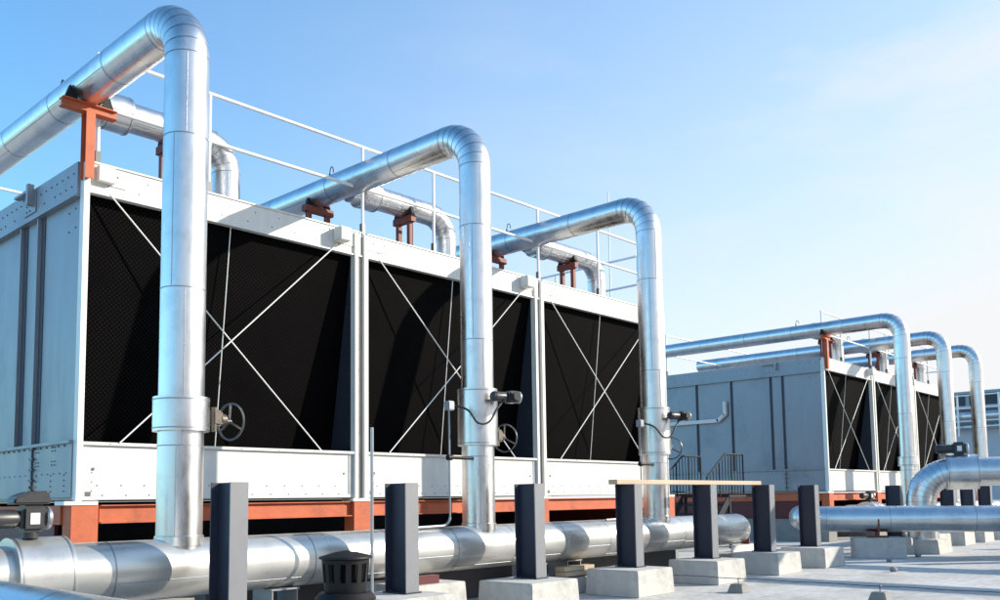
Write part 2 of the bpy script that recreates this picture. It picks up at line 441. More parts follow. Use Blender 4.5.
def actuator(parent, c, ax, up, s=1.0, cover=False):
    """electric valve actuator: body, motor barrel along ax, gear hood, label plate"""
    c = Vector(c); ax = Vector(ax).normalized(); up = Vector(up).normalized(); sd_ = up.cross(ax).normalized()
    b = B()
    obox(b, c, ax, sd_, up, .10 * s, .09 * s, .11 * s, bev=.03 * s)
    bar(b, c - up * .16 * s, c - up * .05 * s, .06 * s, 16)
    body = obj('actuator', b, 'motor', parent)
    mo = B(); sweep(mo, [c - ax * .10 * s, c - ax * .13 * s, c - ax * .34 * s, c - ax * .36 * s], [.06 * s, .075 * s, .075 * s, .06 * s], 20)
    bar(mo, c - ax * .30 * s, c - ax * .315 * s, .08 * s, 20)
    obj('motor', mo, 'motor', body)
    e = B(); sweep(e, [c + ax * .10 * s, c + ax * .115 * s, c + ax * .135 * s, c + ax * .15 * s], [.085 * s, .095 * s, .095 * s, .07 * s], 24)
    obj('end_cap', e, 'steel', body)
    if cover:
        k = B(); pts = []
        for t_, h_ in ((-.17, .115), (-.16, .17), (-.06, .215), (.10, .225), (.125, .115)): pts.append(c + ax * t_ * s + up * h_ * s - sd_ * .10 * s)
        prism(k, pts, sd_ * .2 * s); bmesh.ops.bevel(k, geom=list(k.edges), offset=.015 * s, segments=2, affect='EDGES', clamp_overlap=True)
        bar(k, c + up * .24 * s, c + up * .262 * s, .03 * s, 12)
        obj('hood', k, 'motor', body)
    for q_ in (.092, -.092):
        p = B(); obox(p, c + sd_ * q_ * s, ax, sd_, up, .036 * s, .002, .045 * s); obj('plate', p, 'label', body)
    return body

def vent_loop(parent, c):
    b = B(); c = Vector(c)
    bar(b, c - Zv * .03, c + Zv * .05, .014); pts = []
    for k in range(13):
        a = math.pi * k / 12; pts.append(c + Y * (-.09 * (1 - math.cos(a)) / 2 * 1.0) + Zv * (.05 + .10 * math.sin(a)))
    sweep(b, pts, .007, 8)
    obj('vent_loop', b, 'black', parent)

# ------------------------------------------------------------------ cooling tower
def tower(label, base_label, X0, W, n, zb, zp, zl, zt, Y0, D, wordY, group, bolts_fine=True):
    zb, zp, zl, zt = zb + H, zp + H, zl + H, zt + H
    X1 = X0 + W * n
    t = thing('cooling_tower', (X0, Y0, zb), label, 'cooling tower', group)
    Yb = Y0 + D
    # side, rear walls and deck
    def sidewall(x, sgn):
        b = B()
        box(b, x - .02, x + .02, Y0 + .06, Yb, zb, zt - .38)
        lip = zp + .02
        # lower skirt sits proud and carries a flange along its top
        xa, xb_ = (x + sgn * .022, x + sgn * .05); xa, xb_ = min(xa, xb_), max(xa, xb_)
        box(b, xa, xb_, Y0 + .06, Yb - .02, zb + .03, lip)
        xf = sorted((x + sgn * .022, x + sgn * .085)); box(b, xf[0], xf[1], Y0 + .06, Yb - .02, lip, lip + .035)
        f = x + sgn * .05
        if bolts_fine:
            y = Y0 + .2
            while y < Yb - .1:
                bolt(b, (f, y, zb + .30), (sgn, 0, 0)); bolt(b, (x + sgn * .055, y + .05, lip - .02), (sgn, 0, 0), .016); y += .17
            for y in (Y0 + .25, Y0 + .62, Y0 + 1.05, Y0 + 2.3):
                for k in range(4): bolt(b, (f, y, zb + .10 + .06 * k), (sgn, 0, 0), .013)
            for y in (Y0 + .52, Y0 + .60, Y0 + 1.0, Y0 + 1.07):
                for z in (zb + .40, zb + .44, zb + .56, zb + .60): bolt(b, (f, y, z), (sgn, 0, 0), .014)
            # hinge side joint
            ya = Y0 + 1.16
            xx = sorted((f + sgn * .001, f + sgn * .02)); box(b, xx[0], xx[1], ya, ya + .02, zb + .03, lip - .01, 1)
            for k in range(5): 
                zz = zb + .10 + .125 * k; xx = sorted((f + sgn * .001, f + sgn * .03)); box(b, xx[0], xx[1], ya - .05, ya + .06, zz, zz + .025, 1)
        o = obj('side_wall', b, ['galv', 'bolt'], t)
        r = B()
        ys = [Y0 + q for q in ((1.17, 1.72, 2.95, 4.1) if D > 5.3 else (1.20, 1.56, 2.80, 3.96, 4.98))]
        for y in ys:
            if y > Yb - .2: continue
            xx = sorted((x + sgn * .021, x + sgn * .075)); box(r, xx[0], xx[1], y, y + .03, lip + .036, zt - .39)
            xx = sorted((x + sgn * .021, x + sgn * .030)); box(r, xx[0], xx[1], y - (.10 if D > 5.3 else .06), y - .001, lip + .036, zt - .39, 2)  # dark strip stands for the shaded recess beside each rib
            z = lip + .25
            while z < zt - .5: bolt(r, (x + sgn * .030, y - .05, z), (sgn, 0, 0), .016); z += .38
        obj('wall_rib', r, ['galv', 'bolt', 'joint'], o)
        bd = B()
        xx = sorted((x - sgn * .02, x + sgn * .07)); box(bd, xx[0], xx[1], Y0 + .06, Yb, zt - .379, zt)
        xx = sorted((x + sgn * .02, x + sgn * .10)); box(bd, xx[0], xx[1], Y0 + .06, Yb, zt - .40, zt - .381)
        y = Y0 + .16
        while y < Yb - .1:
            bolt(bd, (x + sgn * .07, y, zt - .12), (sgn, 0, 0), .015); 
            if int(y * 10) % 3: bolt(bd, (x + sgn * .07, y + .05, zt - .26), (sgn, 0, 0), .015)
            y += .16
        for y, z in ((Y0 + .2, zt - .5), (Y0 + .38, zt - .52), (Y0 + .2, zt - .72), (Y0 + .38, zt - .74)): bolt(bd, (x + sgn * .02, y, z), (sgn, 0, 0), .016)
        # lifting lug and joint plate
        lk = B()
        xx = sorted((x + sgn * .072, x + sgn * .085)); box(lk, xx[0], xx[1], Y0 + 1.25, Y0 + 1.62, zt - .30, zt - .03)
        xx = sorted((x + sgn * .086, x + sgn * .16)); box(lk, xx[0], xx[1], Y0 + 1.30, Y0 + 1.36, zt - .22, zt + .04)
        box(lk, xx[0], xx[1], Y0 + 1.36, Y0 + 1.75, zt - .06, zt - .03)
        for yy in (1.42, 1.52):
            for zz in (.12, .19, .26): bolt(lk, (x + sgn * .085, Y0 + yy, zt - zz), (sgn, 0, 0), .018)
        obj('lifting_lug', lk, ['galv', 'bolt'], obj('side_beam', bd, ['galv', 'bolt'], t))
    sidewall(X0, -1); sidewall(X1, 1)
    b = B(); box(b, X0 + .021, X1 - .021, Yb - .04, Yb, zb, zt - .001); obj('rear_wall', b, 'galv', t)
    b = B(); box(b, X0 + .02, X1 - .02, Y0 + .1, Yb - .041, zt - .06, zt - .03); obj('fan_deck', b, 'galv', t)
    b = B(); box(b, X0 + .021, X1 - .021, Y0 + .05, Yb - .041, zb + .02, zb + .06); obj('basin_floor', b, 'galv', t)
    for i in range(n):
        xa = X0 + W * i + (.03 if i == 0 else .055); xb = X0 + W * (i + 1) - (.03 if i == n - 1 else .19)
        xg = X0 + W * (i + 1) - (.03 if i == n - 1 else .055)
        # lower panel
        p = B(); box(p, xa, xb, Y0 + .002, Y0 + .04, zb, zp - .001)
        box(p, xa, xb, Y0 - .035, Y0 + .06, zp, zp + .035)
        x = xa + .18
        while x < xb - .1:
            bolt(p, (x, Y0 + .002, zb + .16), (0, -1, 0)); bolt(p, (x + .06, Y0 + .002, zb + .05), (0, -1, 0)); x += .27
        x = xa + .3
        while x < xb: bolt(p, (x, Y0 - .035, zp + .017), (0, -1, 0), .009); x += .55
        for zz in (.10, .20, .30): bolt(p, (xa + .12, Y0 + .002, zb + zz), (0, -1, 0), .009)
        bolt(p, (xa + .13, Y0 + .002, zb + .34), (0, -1, 0), .028); box(p, xa + .05, xa + .11, Y0 - .004, Y0 + .001, zb + .04, zb + .09, 1)
        box(p, xb - .085, xb - .025, Y0 - .004, Y0 + .001, zb + .05, zp - .02, 2); bolt(p, (xb - .16, Y0 + .002, zb + .33), (0, -1, 0), .022)
        obj('lower_panel', p, ['white', 'bolt', 'galv'], t)
        # top band
        p = B(); box(p, xa, xg, Y0 - .004, Y0 + .04, zl + .021, zt)
        box(p, xa, xg, Y0 - .03, Y0 + .06, zl, zl + .02); box(p, xa, xg, Y0 - .02, Y0 + .1, zt + .001, zt + .02)
        x = xa + .22
        while x < xg - .2:
            bolt(p, (x, Y0 - .004, zl + .12), (0, -1, 0), .012); bolt(p, (x + .11, Y0 - .004, zt - .09), (0, -1, 0), .010); x += .36
        box(p, xa + .02, xa + .42, Y0 - .016, Y0 - .0045, zl + .13, zt - .03); box(p, xg - .55, xg - .06, Y0 - .016, Y0 - .0045, zl + .13, zt - .03)
        for q in (xa + .12, xa + .32, xg - .46, xg - .2): bolt(p, (q, Y0 - .016, zt - .1), (0, -1, 0), .016)
        obj('top_band', p, ['white', 'bolt'], t)
        # tilted fill
        f = B(); 
        prism(f, [(xa, Y0 + .10, zl - .001), (xa, Y0 + .58, zp - .12), (xa, Y0 + .76, zp - .12), (xa, Y0 + .28, zl - .001)], (xb + .02 - xa, 0, 0))
        obj('fill', f, 'fill', t)
        # partition behind the posts
        if i < n - 1:
            pp = B(); xq = X0 + W * (i + 1) - .19
            box(pp, xq + .025, xq + .04, Y0 + .061, Yb - .05, zb + .07, zl + .3); 
            for zz in range(9): bolt(pp, (xq + .025, Y0 + .14 + .03 * (zz < 0), zp + .2 + .32 * zz), (-1, 0, 0), .014)
            obj('partition', pp, ['inner', 'bolt'], t)
        # bracing rods
        x0 = X0 + W * i; k = W / 4.03
        for (a, c2) in (((x0 + .26 * k, Y0 - .03, zl + .03), (x0 + 3.27 * k, Y0 - .02, zp + .03)), ((x0 + 3.52 * k, Y0 - .05, zl + .10), (x0 + .44 * k, Y0 - .04, zp + .03)), ((x0 + 1.87 * k, Y0 + .04, zl + .02), (x0 + 1.87 * k, Y0 + .36, zp + .0))):
            rd = B(); bar(rd, a, c2, .0088 if a[0] != c2[0] else .0065, 8); obj('brace_rod', rd, 'post', t)
        # terminal box
        tb = B(); xb2 = x0 + 3.46 * k; box(tb, xb2, xb2 + .19, Y0 - .20, Y0 - .017, zl + .13, zl + .32, bev=.010)
        obj('terminal_box', tb, 'white', t)
        if i == 0:
            cb = B(); box(cb, x0 + .10, x0 + .30, Y0 - .09, Y0 - .017, zl + .14, zt - .03, bev=.008); obj('corner_bracket', cb, 'white', t)
    # posts
    def post(xa, xb):
        p = B(); box(p, xa, xb, Y0 - .045, Y0 + .02, zb - .01, zt - .02); box(p, xa, xa + .012, Y0 + .021, Y0 + .06, zb, zt - .05)
        obj('front_post', p, 'post', t)
    post(X0 - .035, X0 + .028); post(X1 - .028, X1 + .035)
    for i in range(1, n):
        xc = X0 + W * i; post(xc - .19, xc - .135); post(xc - .02, xc + .045)
        ch = B(); box(ch, xc - .134, xc - .021, Y0 + .005, Y0 + .018, zb, zt - .05)
        z = zb + .3
        while z < zt - .3: bolt(ch, (xc - .077, Y0 + .005, z), (0, -1, 0), .012); z += .3
        obj('gap_strip', ch, ['concdark', 'bolt'], t)
    for i in range(n + 1):
        fp = B()
        xc = X0 + W * i - (.075 if 0 < i < n else 0); box(fp, xc - .16, xc + .2, Y0 - .06, Y0 + .2, zb - .055, zb - .012)
        obj('foot_plate', fp, 'post', t)
    # guardrail
    gr = B(); zh, zm = zt + 1.31, zt + .69
    def rail_line(a, b_): bar(gr, a, b_, .024, 10)
    for z in (zh, zm):
        rail_line((X0 + .1, Y0 + .03, z), (X1 - .02, Y0 + .03, z)); rail_line((X1 - .02, Y0 + .03, z), (X1 - .02, Yb - .05, z))
        rail_line((X0 + .1, Yb - .05, z), (X1 - .02, Yb - .05, z))
    gro = obj('guardrail', gr, 'rail', t)
    spots = []
    for i in range(n): spots += [(X0 + W * i + (.13 if i == 0 else 0), Y0 + .03), (X0 + W * i + (1.52, 1.42, 1.80)[i] * W / 3.97, Y0 + .03)]
    spots += [(X1 - .02, Y0 + .03), (X1 - .02, Y0 + D / 2), (X1 - .02, Yb - .05), (X0 + .1, Yb - .05), ((X0 + X1) / 2, Yb - .05)]
    for (x, y) in spots:
        q = B(); bar(q, (x, y, zt - .02), (x, y, zh), .024, 10)
        box(q, x - .030, x + .030, y - .030, y + .030, zt - .01, zt + .16, 1)
        obj('rail_post', q, ['rail', 'bolt'], gro)
    # steel base frame (the tower stands on it)
    fr = thing('base_frame', (X0, Y0, zb - .4), base_label, 'steel frame', 'orange steel frames under the towers')
    bt = zb - .056
    b = B(); box(b, X0 + .25, X1 + .1, Y0 + .02, Y0 + .06, bt - .19, bt - .012); box(b, X0 + .25, X1 + .1, Y0 - .03, Y0 + .16, bt - .012, bt); box(b, X0 + .25, X1 + .1, Y0 - .03, Y0 + .16, bt - .205, bt - .191)
    obj('front_beam', b, 'orange', fr)
    for yy in (Y0 + D / 2, Yb - .2):
        b = B(); box(b, X0 + .25, X1 + .1, yy - .09, yy + .09, bt - .205, bt); obj('cross_beam', b, 'orange', fr)
    for xx in [X0 + W * i for i in range(n + 1)]:
        b = B(); box(b, xx - .11, xx + .11, Y0 + .17, Yb, bt - .21, bt - .004); obj('side_beam', b, 'orange', fr)
    b = B(); box(b, X0 - .08, X1 + .1, Yb - .10, Yb - .06, .02, bt + .05); obj('rear_shade_sheet', b, 'joint', fr)  # dark sheet added to blacken the space under the tower
    for xx in (X0 - .06, X1 + .06):
        b = B(); box(b, xx - .02, xx + .02, Y0 + .4, Yb - .11, .02, bt - .22); obj('side_shade_sheet', b, 'darkred', fr)  # added dark sheets, closing the tower underside to keep it in shade
    for i in range(n + 1):
        xc = X0 + W * i - (.07 if 0 < i < n else -.06)
        b = B(); box(b, xc - .145, xc + .15, Y0 - .05, Y0 + .168, max(.62, bt - .66), bt - .002, bev=.004); obj('stub_leg', b, 'orange', fr)
    return t

T1 = tower('nearest black-fronted cooling tower with cream panels and three bays, on left', 'orange steel frame carrying the big near cooling tower', 4.05, 3.95, 3, .056, .66, 3.50, 3.85, 10.0, 5.6, 0, 'cooling towers in a row')
T2 = tower('smaller-looking farther cooling tower at right showing its grey ribbed side wall', 'orange steel frame under the farther cooling tower', 24.05, 3.70, 3, .10, .67, 3.45, 3.78, 10.0, 5.1, 0, 'cooling towers in a row')

def plinth(x, y0, y1, label):
    b = B(); box(b, x - .28, x + .28, y0, y1, 0, .61, bev=.012); tag(obj('concrete_plinth', b, 'concdark'), label, 'concrete plinth', 'concrete plinths under the base frames')
for i, w in enumerate(('corner', 'first joint', 'second joint', 'far end')):
    plinth(4.05 + 3.95 * i, 9.93, 15.4, 'dark concrete plinth under the near tower at its ' + w)
for i, w in enumerate(('corner', 'first joint', 'second joint', 'far end')):
    plinth(24.05 + 3.70 * i, 9.93, 15.0, 'concrete plinth under the farther tower at its ' + w)
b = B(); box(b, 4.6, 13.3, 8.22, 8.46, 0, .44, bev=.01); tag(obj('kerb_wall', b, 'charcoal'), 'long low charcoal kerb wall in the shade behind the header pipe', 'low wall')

# overflow duct on the side of the farther tower, part of it
b = B()
for a, c in (((23.96, 15.3, 2.24 + H), (23.96, 13.18, 2.24 + H)), ((23.96, 13.24, 2.22 + H), (23.96, 12.98, 2.42 + H)), ((23.96, 12.98, 2.38 + H), (23.96, 12.98, 2.80 + H))):
    a, c = Vector(a), Vector(c); ax = (c - a).normalized(); obox(b, (a + c) / 2, ax, X, ax.cross(X), (c - a).length / 2, .05, .055, bev=.01)
box(b, 23.965, 24.03, 12.93, 13.03, 2.72 + H, 2.79 + H)
obj('overflow_duct', b, 'white', T2)

# ------------------------------------------------------------------ header pipes
def end_cap(bm, c, d, r):
    c, d = Vector(c), Vector(d).normalized(); pts, rs = [], []
    for k in range(9):
        a = math.pi / 2 * k / 8; pts.append(c + d * .22 * math.sin(a)); rs.append(max(.004, r * math.cos(a)))
    sweep(bm, pts, rs, 48)

HZ = -.575 + H
hd = thing('header_pipe', (1, 7.7, HZ - .27), 'thick aluminium-clad header pipe running low along the near tower', 'pipe', 'aluminium-clad pipes')
b = B(); clad(b, [(-6, 7.7, HZ), (14.45, 7.7, HZ)], .262, every=1.0, start=.35); end_cap(b, (14.45, 7.7, HZ), (1, 0, 0), .262)
obj('pipe_run', b, ['alu2', 'seam'], hd)
obj('valve_collar', collar_mesh((2.58, 7.7, HZ), (3.02, 7.7, HZ), .325), ['alu2', 'seam'], hd)
actuator(hd, (2.73, 7.62, .475 + HZ), (1, 0, 0), (0, 0, 1), .98, True)
H2Z = -.50 + H
h2 = thing('header_pipe', (19.3, 7.95, H2Z - .27), 'header pipe of the farther tower, mostly hidden behind the lower cross pipe', 'pipe', 'aluminium-clad pipes')
b = B(); clad(b, [(20.2, 7.95, H2Z), (38.5, 7.95, H2Z)], .26, every=1.0); end_cap(b, (20.2, 7.95, H2Z), (-1, 0, 0), .26); obj('pipe_run', b, ['alu', 'seam'], h2)
obj('valve_collar', collar_mesh((21.2, 7.95, H2Z), (21.75, 7.95, H2Z), .32), ['alu', 'seam'], h2)
actuator(h2, (21.45, 7.95, H2Z + .46), (1, -.2, 0), (0, 0, 1), .9)

# ------------------------------------------------------------------ riser pipes
def riser(X_, Yr, zaxis, Yend, hz_, col0, col1, label, bx=None, by=10.35, zb_=4.62, actu=True, wheel=True, ndet=True):
    t = thing('riser_pipe', (X_, Yr, hz_ + .2), label, 'pipe', 'arched riser pipes')
    b = B(); r = .203; zt_ = zaxis + H
    clad(b, [(X_, Yr, hz_ + .1), (X_, Yr, zt_), (X_, Yend, zt_)], r, bend=.47, gores=7, every=1.45, start=1.0)
    obj('pipe_run', b, ['alu', 'seam'], t)
    fb = B(); sweep(fb, [(X_, Yr, hz_ + .20), (X_, Yr, hz_ + .285), (X_, Yr, hz_ + .295)], [r + .012, r + .012, r - .01], 48, False, 0); obj('foot_band', fb, ['alu'], t)
    obj('valve_collar', collar_mesh((X_, Yr, col0 + H), (X_, Yr, col1 + H), .25), ['alu', 'seam'], t)
    if wheel: handwheel(t, (X_ + .52, Yr + .02, .78 + H), (1, .22, 0), .175)
    if actu:
        c = Vector((X_ + .17, Yr - .42, 1.245 + H))
        actuator(t, c, (.97, -.25, 0), (.25, .97, 0), .80)
    if bx:
        # branch: takes off sideways over the tower top and drops into its inlet
        q = B(); r2 = .178
        clad(q, [(X_ + .1, by, zb_ + H), (bx, by, zb_ + H), (bx, by, 3.9 + H)], r2, bend=.36, gores=5, every=.9, start=.9)
        obj('branch_pipe', q, ['alu', 'seam'], t)
        obj('branch_collar', collar_mesh((X_ + .26, by, zb_ + H), (X_ + .58, by, zb_ + H), .225), ['alu', 'seam'], t)
    vent_loop(t, (X_, 10.75, zt_ + .205))
    return t
G = 'arched riser pipes'
riser(4.03, 7.7, 4.68, 15.3, HZ, .655, .975, 'nearest and tallest-looking arched riser pipe, rising at the left corner of the tower', 5.93, 10.25, actu=False)
riser(7.95, 7.7, 4.68, 15.3, HZ, .66, 1.37, 'middle arched riser pipe of the near tower, with actuator on its collar', 10.02, 10.4)
riser(11.93, 7.7, 4.68, 15.3, HZ, .655, 1.40, 'third arched riser pipe at the right end of the near tower', 14.12, 10.35)
riser(24.12, 7.9, 4.57, 15.7, H2Z, .70, .95, 'first arched riser pipe of the farther tower, left of its neighbours', 26.0, 10.35, actu=False, wheel=False)
riser(27.80, 7.95, 4.57, 16.0, H2Z, .70, .95, 'middle arched riser pipe in front of the farther tower', 29.7, 10.35, actu=False, wheel=False)
riser(31.20, 8.0, 4.57, 16.0, H2Z, .70, .95, 'last arched riser pipe of the farther tower, rightmost in the picture', 33.3, 10.35, actu=False, wheel=False)

# control cables from a conduit post to the actuators
def conduit(x, y, label, clabel, xe, ye, ze):
    t = thing('conduit_post', (x, y, .9), label, 'conduit', 'conduit posts beside the risers')
    b = B(); bar(b, (x, y, 1.10 + H), (x, y, -.20 + H), .011, 10); pts = []
    for k in range(9):
        a = math.pi / 2 * k / 8; pts.append((x - .12 * (1 - math.cos(a)), y, -.20 + H - .10 * math.sin(a)))
    sweep(b, pts, .016, 8); bar(b, pts[-1], (x - .95, y - .02, -.315 + H), .016, 8)
    obj('tube', b, 'galv', t)
    b = B(); box(b, x - .05, x + .05, y - .05, y + .04, 1.06 + H, 1.17 + H, bev=.01); obj('junction_box', b, 'galv', t)
    b = B(); bar(b, (x, y, .50 + H), (x + .45, y + .02, .50 + H), .02, 8); bar(b, (x - .03, y, .50 + H), (x + .03, y, .50 + H), .035, 10); obj('clamp_arm', b, 'black', t)
    xr = xe - .10
    ctl = [Vector((x + .05, y - .02, 1.125 + H)), Vector((x + .16, y - .16, 1.06 + H)), Vector((xr - .36, 7.36, .91 + H)), Vector((xr - .22, 7.31, .92 + H)), Vector((xr - .10, 7.29, 1.08 + H)), Vector((xr + .02, 7.28, 1.20 + H))]
    pts = []
    ext = [ctl[0] * 2 - ctl[1]] + ctl + [ctl[-1] * 2 - ctl[-2]]
    for i in range(1, len(ext) - 2):
        for k in range(6):
            u_ = k / 6; a0, a1, a2, a3 = ext[i - 1:i + 3]
            pts.append(.5 * ((2 * a1) + (a2 - a0) * u_ + (2 * a0 - 5 * a1 + 4 * a2 - a3) * u_ ** 2 + (3 * a1 - a0 - 3 * a2 + a3) * u_ ** 3))
    pts.append(ctl[-1])
    c = B(); sweep(c, pts, .013, 8); tag(obj('control_cable', c, 'rub'), clabel, 'cable', 'control cables looping to the actuators')
conduit(7.36, 7.6, 'thin conduit post with grey junction box left of the middle riser', 'black control cable looping across the middle riser collar', 8.06, 7.3, 1.2)
conduit(11.38, 7.6, 'thin conduit post with junction box left of the third riser', 'black control cable looping across the third riser collar', 12.10, 7.3, 1.2)
b = B(); pts = []
p0, p1 = Vector((4.3, 7.6, .74 + H)), Vector((4.3, 7.6, .74 + H))
b.free()

# ------------------------------------------------------------------ pipe supports on top of the towers
def tpost(x, y, z0, z1, label, mt='orange', side_off=0):
    t = thing('pipe_support', (x, y, z0), label, 'pipe support', 'steel pipe supports on the towers')
    b = B(); box(b, x - .05, x + .05, y - .07, y - .06, z0, z1 - .10); box(b, x - .05, x + .05, y + .06, y + .07, z0, z1 - .10); box(b, x - .006, x + .006, y - .0595, y + .0595, z0, z1 - .10)
    obj('post', b, mt, t)
    b = B(); box(b, x - .30, x + .30, y - .06, y + .06, z1 - .1, z1 - .088); box(b, x - .30, x + .30, y - .06, y + .06, z1 - .012, z1); box(b, x - .30, x + .30, y - .02, y + .005, z1 - .088, z1 - .012)
    obj('head_beam', b, mt, t)
    for s in (-1, 1):
        b = B(); prism(b, [(x + s * .12, y - .03, z1), (x + s * .27, y - .03, z1), (x + s * .215, y - .03, z1 + .16)], (0, .06, 0)); obj('wedge', b, 'black', t)
def portal(x, y, z0, z1, label, along='x', mt='brown', wdt=.17):
    t = thing('pipe_support', (x, y, z0), label, 'pipe support', 'steel pipe supports on the towers')
    ax, ay = (X, Y) if along == 'x' else (Y, X)
    c = Vector((x, y, 0))
    for s in (-1, 1):
        b = B(); obox(b, c + ax * s * wdt + Zv * (z0 + z1 - .1) / 2, ax, ay, Zv, .035, .035, (z1 - .1 - z0) / 2); obox(b, c + ax * s * wdt + Zv * (z0 + .008), ax, ay, Zv, .08, .08, .008)
        obj('leg', b, mt, t)
    b = B(); obox(b, c + Zv * (z1 - .05), ax, ay, Zv, wdt + .09, .05, .0495); obj('head_beam', b, mt, t)
    for s in (-1, 1):
        b = B(); q = c + ax * s * .10; prism(b, [q + Zv * z1 - ay * .03, q + ax * s * .12 + Zv * z1 - ay * .03, q + ax * s * .075 + Zv * (z1 + .15) - ay * .03], ay * .06); obj('wedge', b, 'black', t)
zt1 = 3.85 + H; zt2 = 3.78 + H; zp1 = 4.68 - .203 + H
tpost(4.03, 9.93, 3.62 + H, zp1 + .004, 'bright orange T-shaped pipe support at the near tower corner')
for x in (7.95, 11.93):
    portal(x, 11.05, zt1, zp1, 'red-brown portal under the %s riser pipe, above the near tower' % ('middle' if x < 10 else 'third'))
for i, x in enumerate((5.13, 9.13, 13.2)):
    portal(x, (10.25, 10.4, 10.35)[i], zt1, 4.62 - .178 + H, 'red-brown portal under the short branch pipe over the %s bay of the near tower' % ('left', 'middle', 'right')[i], 'y', 'brown', .13)
zp2 = 4.57 - .203 + H
tpost(24.12, 9.93, 3.45 + H, zp2 + .004, 'orange T-shaped pipe support at the corner of the farther tower')
for x in (27.80, 31.20):
    portal(x, 11.0, zt2, zp2, 'red-brown portal under the %s riser pipe, above the farther tower' % ('middle' if x < 30 else 'last'))
for i, x in enumerate((25.2, 28.9, 32.4)):
    portal(x, 10.35, zt2, 4.62 - .178 + H, 'red-brown portal under the branch pipe over the %s bay of the farther tower' % ('left', 'middle', 'right')[i], 'y', 'brown', .13)
# lightning rods
b = B(); bar(b, (16.2, 11.5, 3.9 + H), (16.2, 11.5, 6.9 + H), .016); bar(b, (16.2, 11.5, 3.9 + H), (16.2, 11.5, 4.1 + H), .05); tag(obj('lightning_rod', b, 'rail'), 'slender lightning rod on top of the near tower end', 'lightning rod')
b = B(); bar(b, (5.66, 6.95, 0), (5.66, 6.95, .73 + H), .017); frustum(b, 5.66, 6.95, 0, .12, .28, .28, .22, .22, .01); tag(obj('upright_rod', b, 'steel'), 'thin upright grey steel rod left of the second column', 'steel rod')

# ------------------------------------------------------------------ columns on pads
PX = [4.01, 5.97, 7.97, 10.02, 12.03, 13.95, 15.75, 20.15, 22.0, 23.9, 25.6, 27.2]
zc0, zc1 = -.93 + H, .17 + H
colL = ['nearest slate grey steel column, left of the roof vent cowl', 'steel column beside the thin upright rod, right of the roof vent cowl', 'third slate steel column, between the rod and the timber plank',
        'column under the left end of the timber plank', 'column under the middle of the timber plank', 'column under the right end of the timber plank',
        'column just right of the plank, before the lower cross pipe', 'column left of the pipe elbow, seen behind the lower cross pipe', 'column hidden behind the big pipe elbow',
        'dark column seen between two cross pipes, right of the elbow', 'dark column between the two cross pipes under the clad collar', 'rightmost dark column between the two cross pipes']
padL = ['pad under the nearest column', 'pad just left of the block with the red steel offcut', 'pad under the third column, right of the red offcut', 'pad under the left end of the plank', 'pad behind the small wire block, under the plank middle',
        'pad under the right end of the plank', 'pad with shaded front, right of the plank', 'pad under the column left of the elbow', 'sunlit pad below the elbow', 'pad beyond the cross pipe, right of the elbow', 'pad beyond the cross pipe, below the collar', 'pad beyond the cross pipe, farthest right']
def column_proto():
    t = thing('steel_column', (0, 0, 0), 'x', 'column', 'slate steel columns in a row'); h = zc1 - zc0
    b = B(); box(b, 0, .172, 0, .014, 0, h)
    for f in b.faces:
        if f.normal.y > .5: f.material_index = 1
    obj('front_flange', b, ['flange', 'slate_shaded'], t)
    b = B(); box(b, 0, .172, .306, .32, 0, h); obj('rear_flange', b, 'slate_shaded', t)
    b = B(); box(b, .079, .093, .0145, .3055, 0, h); obj('web', b, 'slate_shaded', t)
    b = B(); box(b, -.02, .192, -.02, .34, -.006, .008)
    for x in (.02, .152):
        for y in (.06, .26): bar(b, (x, y, .008), (x, y, .03), .014, 6)
    obj('base_plate', b, 'slate_shaded', t)
    return t
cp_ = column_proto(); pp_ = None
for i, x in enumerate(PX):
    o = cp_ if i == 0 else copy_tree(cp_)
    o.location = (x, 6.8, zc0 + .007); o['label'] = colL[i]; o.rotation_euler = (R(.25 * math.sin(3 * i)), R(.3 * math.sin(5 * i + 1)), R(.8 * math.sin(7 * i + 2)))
    if i == 0:
        b = B(); frustum(b, x - .05, 6.88, 0, zc0, .86, .84, .825, .805, .010); pp_ = obj('concrete_pad', b, 'conc')
        p = pp_
    else:
        p = pp_.copy(); COL.objects.link(p); p.location = (x - .05, 6.88, 0)
    tag(p, 'concrete ' + padL[i] if padL[i].startswith('pad') else padL[i].replace('sunlit pad', 'sunlit concrete pad'), 'concrete pad', 'concrete pads under the columns')
# unseen second row, added so that its shadows stripe the roof
for i, (x, y) in enumerate(((19.2, 3.2), (17.6, 2.6), (21.4, 3.3), (24.2, 3.4))):
    o = copy_tree(cp_); o.location = (x, y, zc0 + .007); o['label'] = 'slate column added beyond the right edge to cast shadow'; o['group'] = 'columns added out of view'
    p = pp_.copy(); COL.objects.link(p); p.location = (x - .05, y + .08, 0); tag(p, 'concrete pad of an added column beyond the right edge', 'concrete pad', 'pads of the added columns')

# timber plank lying on three columns
b = B(); obox(b, (11.95, 7.05, zc1 + .040), Vector((1, -.006, .0)).normalized(), Vector((.006, 1, 0)).normalized(), Zv, 2.06, .072, .032, bev=.004)
tag(obj('timber_plank', b, 'timber'), 'long pale timber plank lying across three column tops', 'plank')

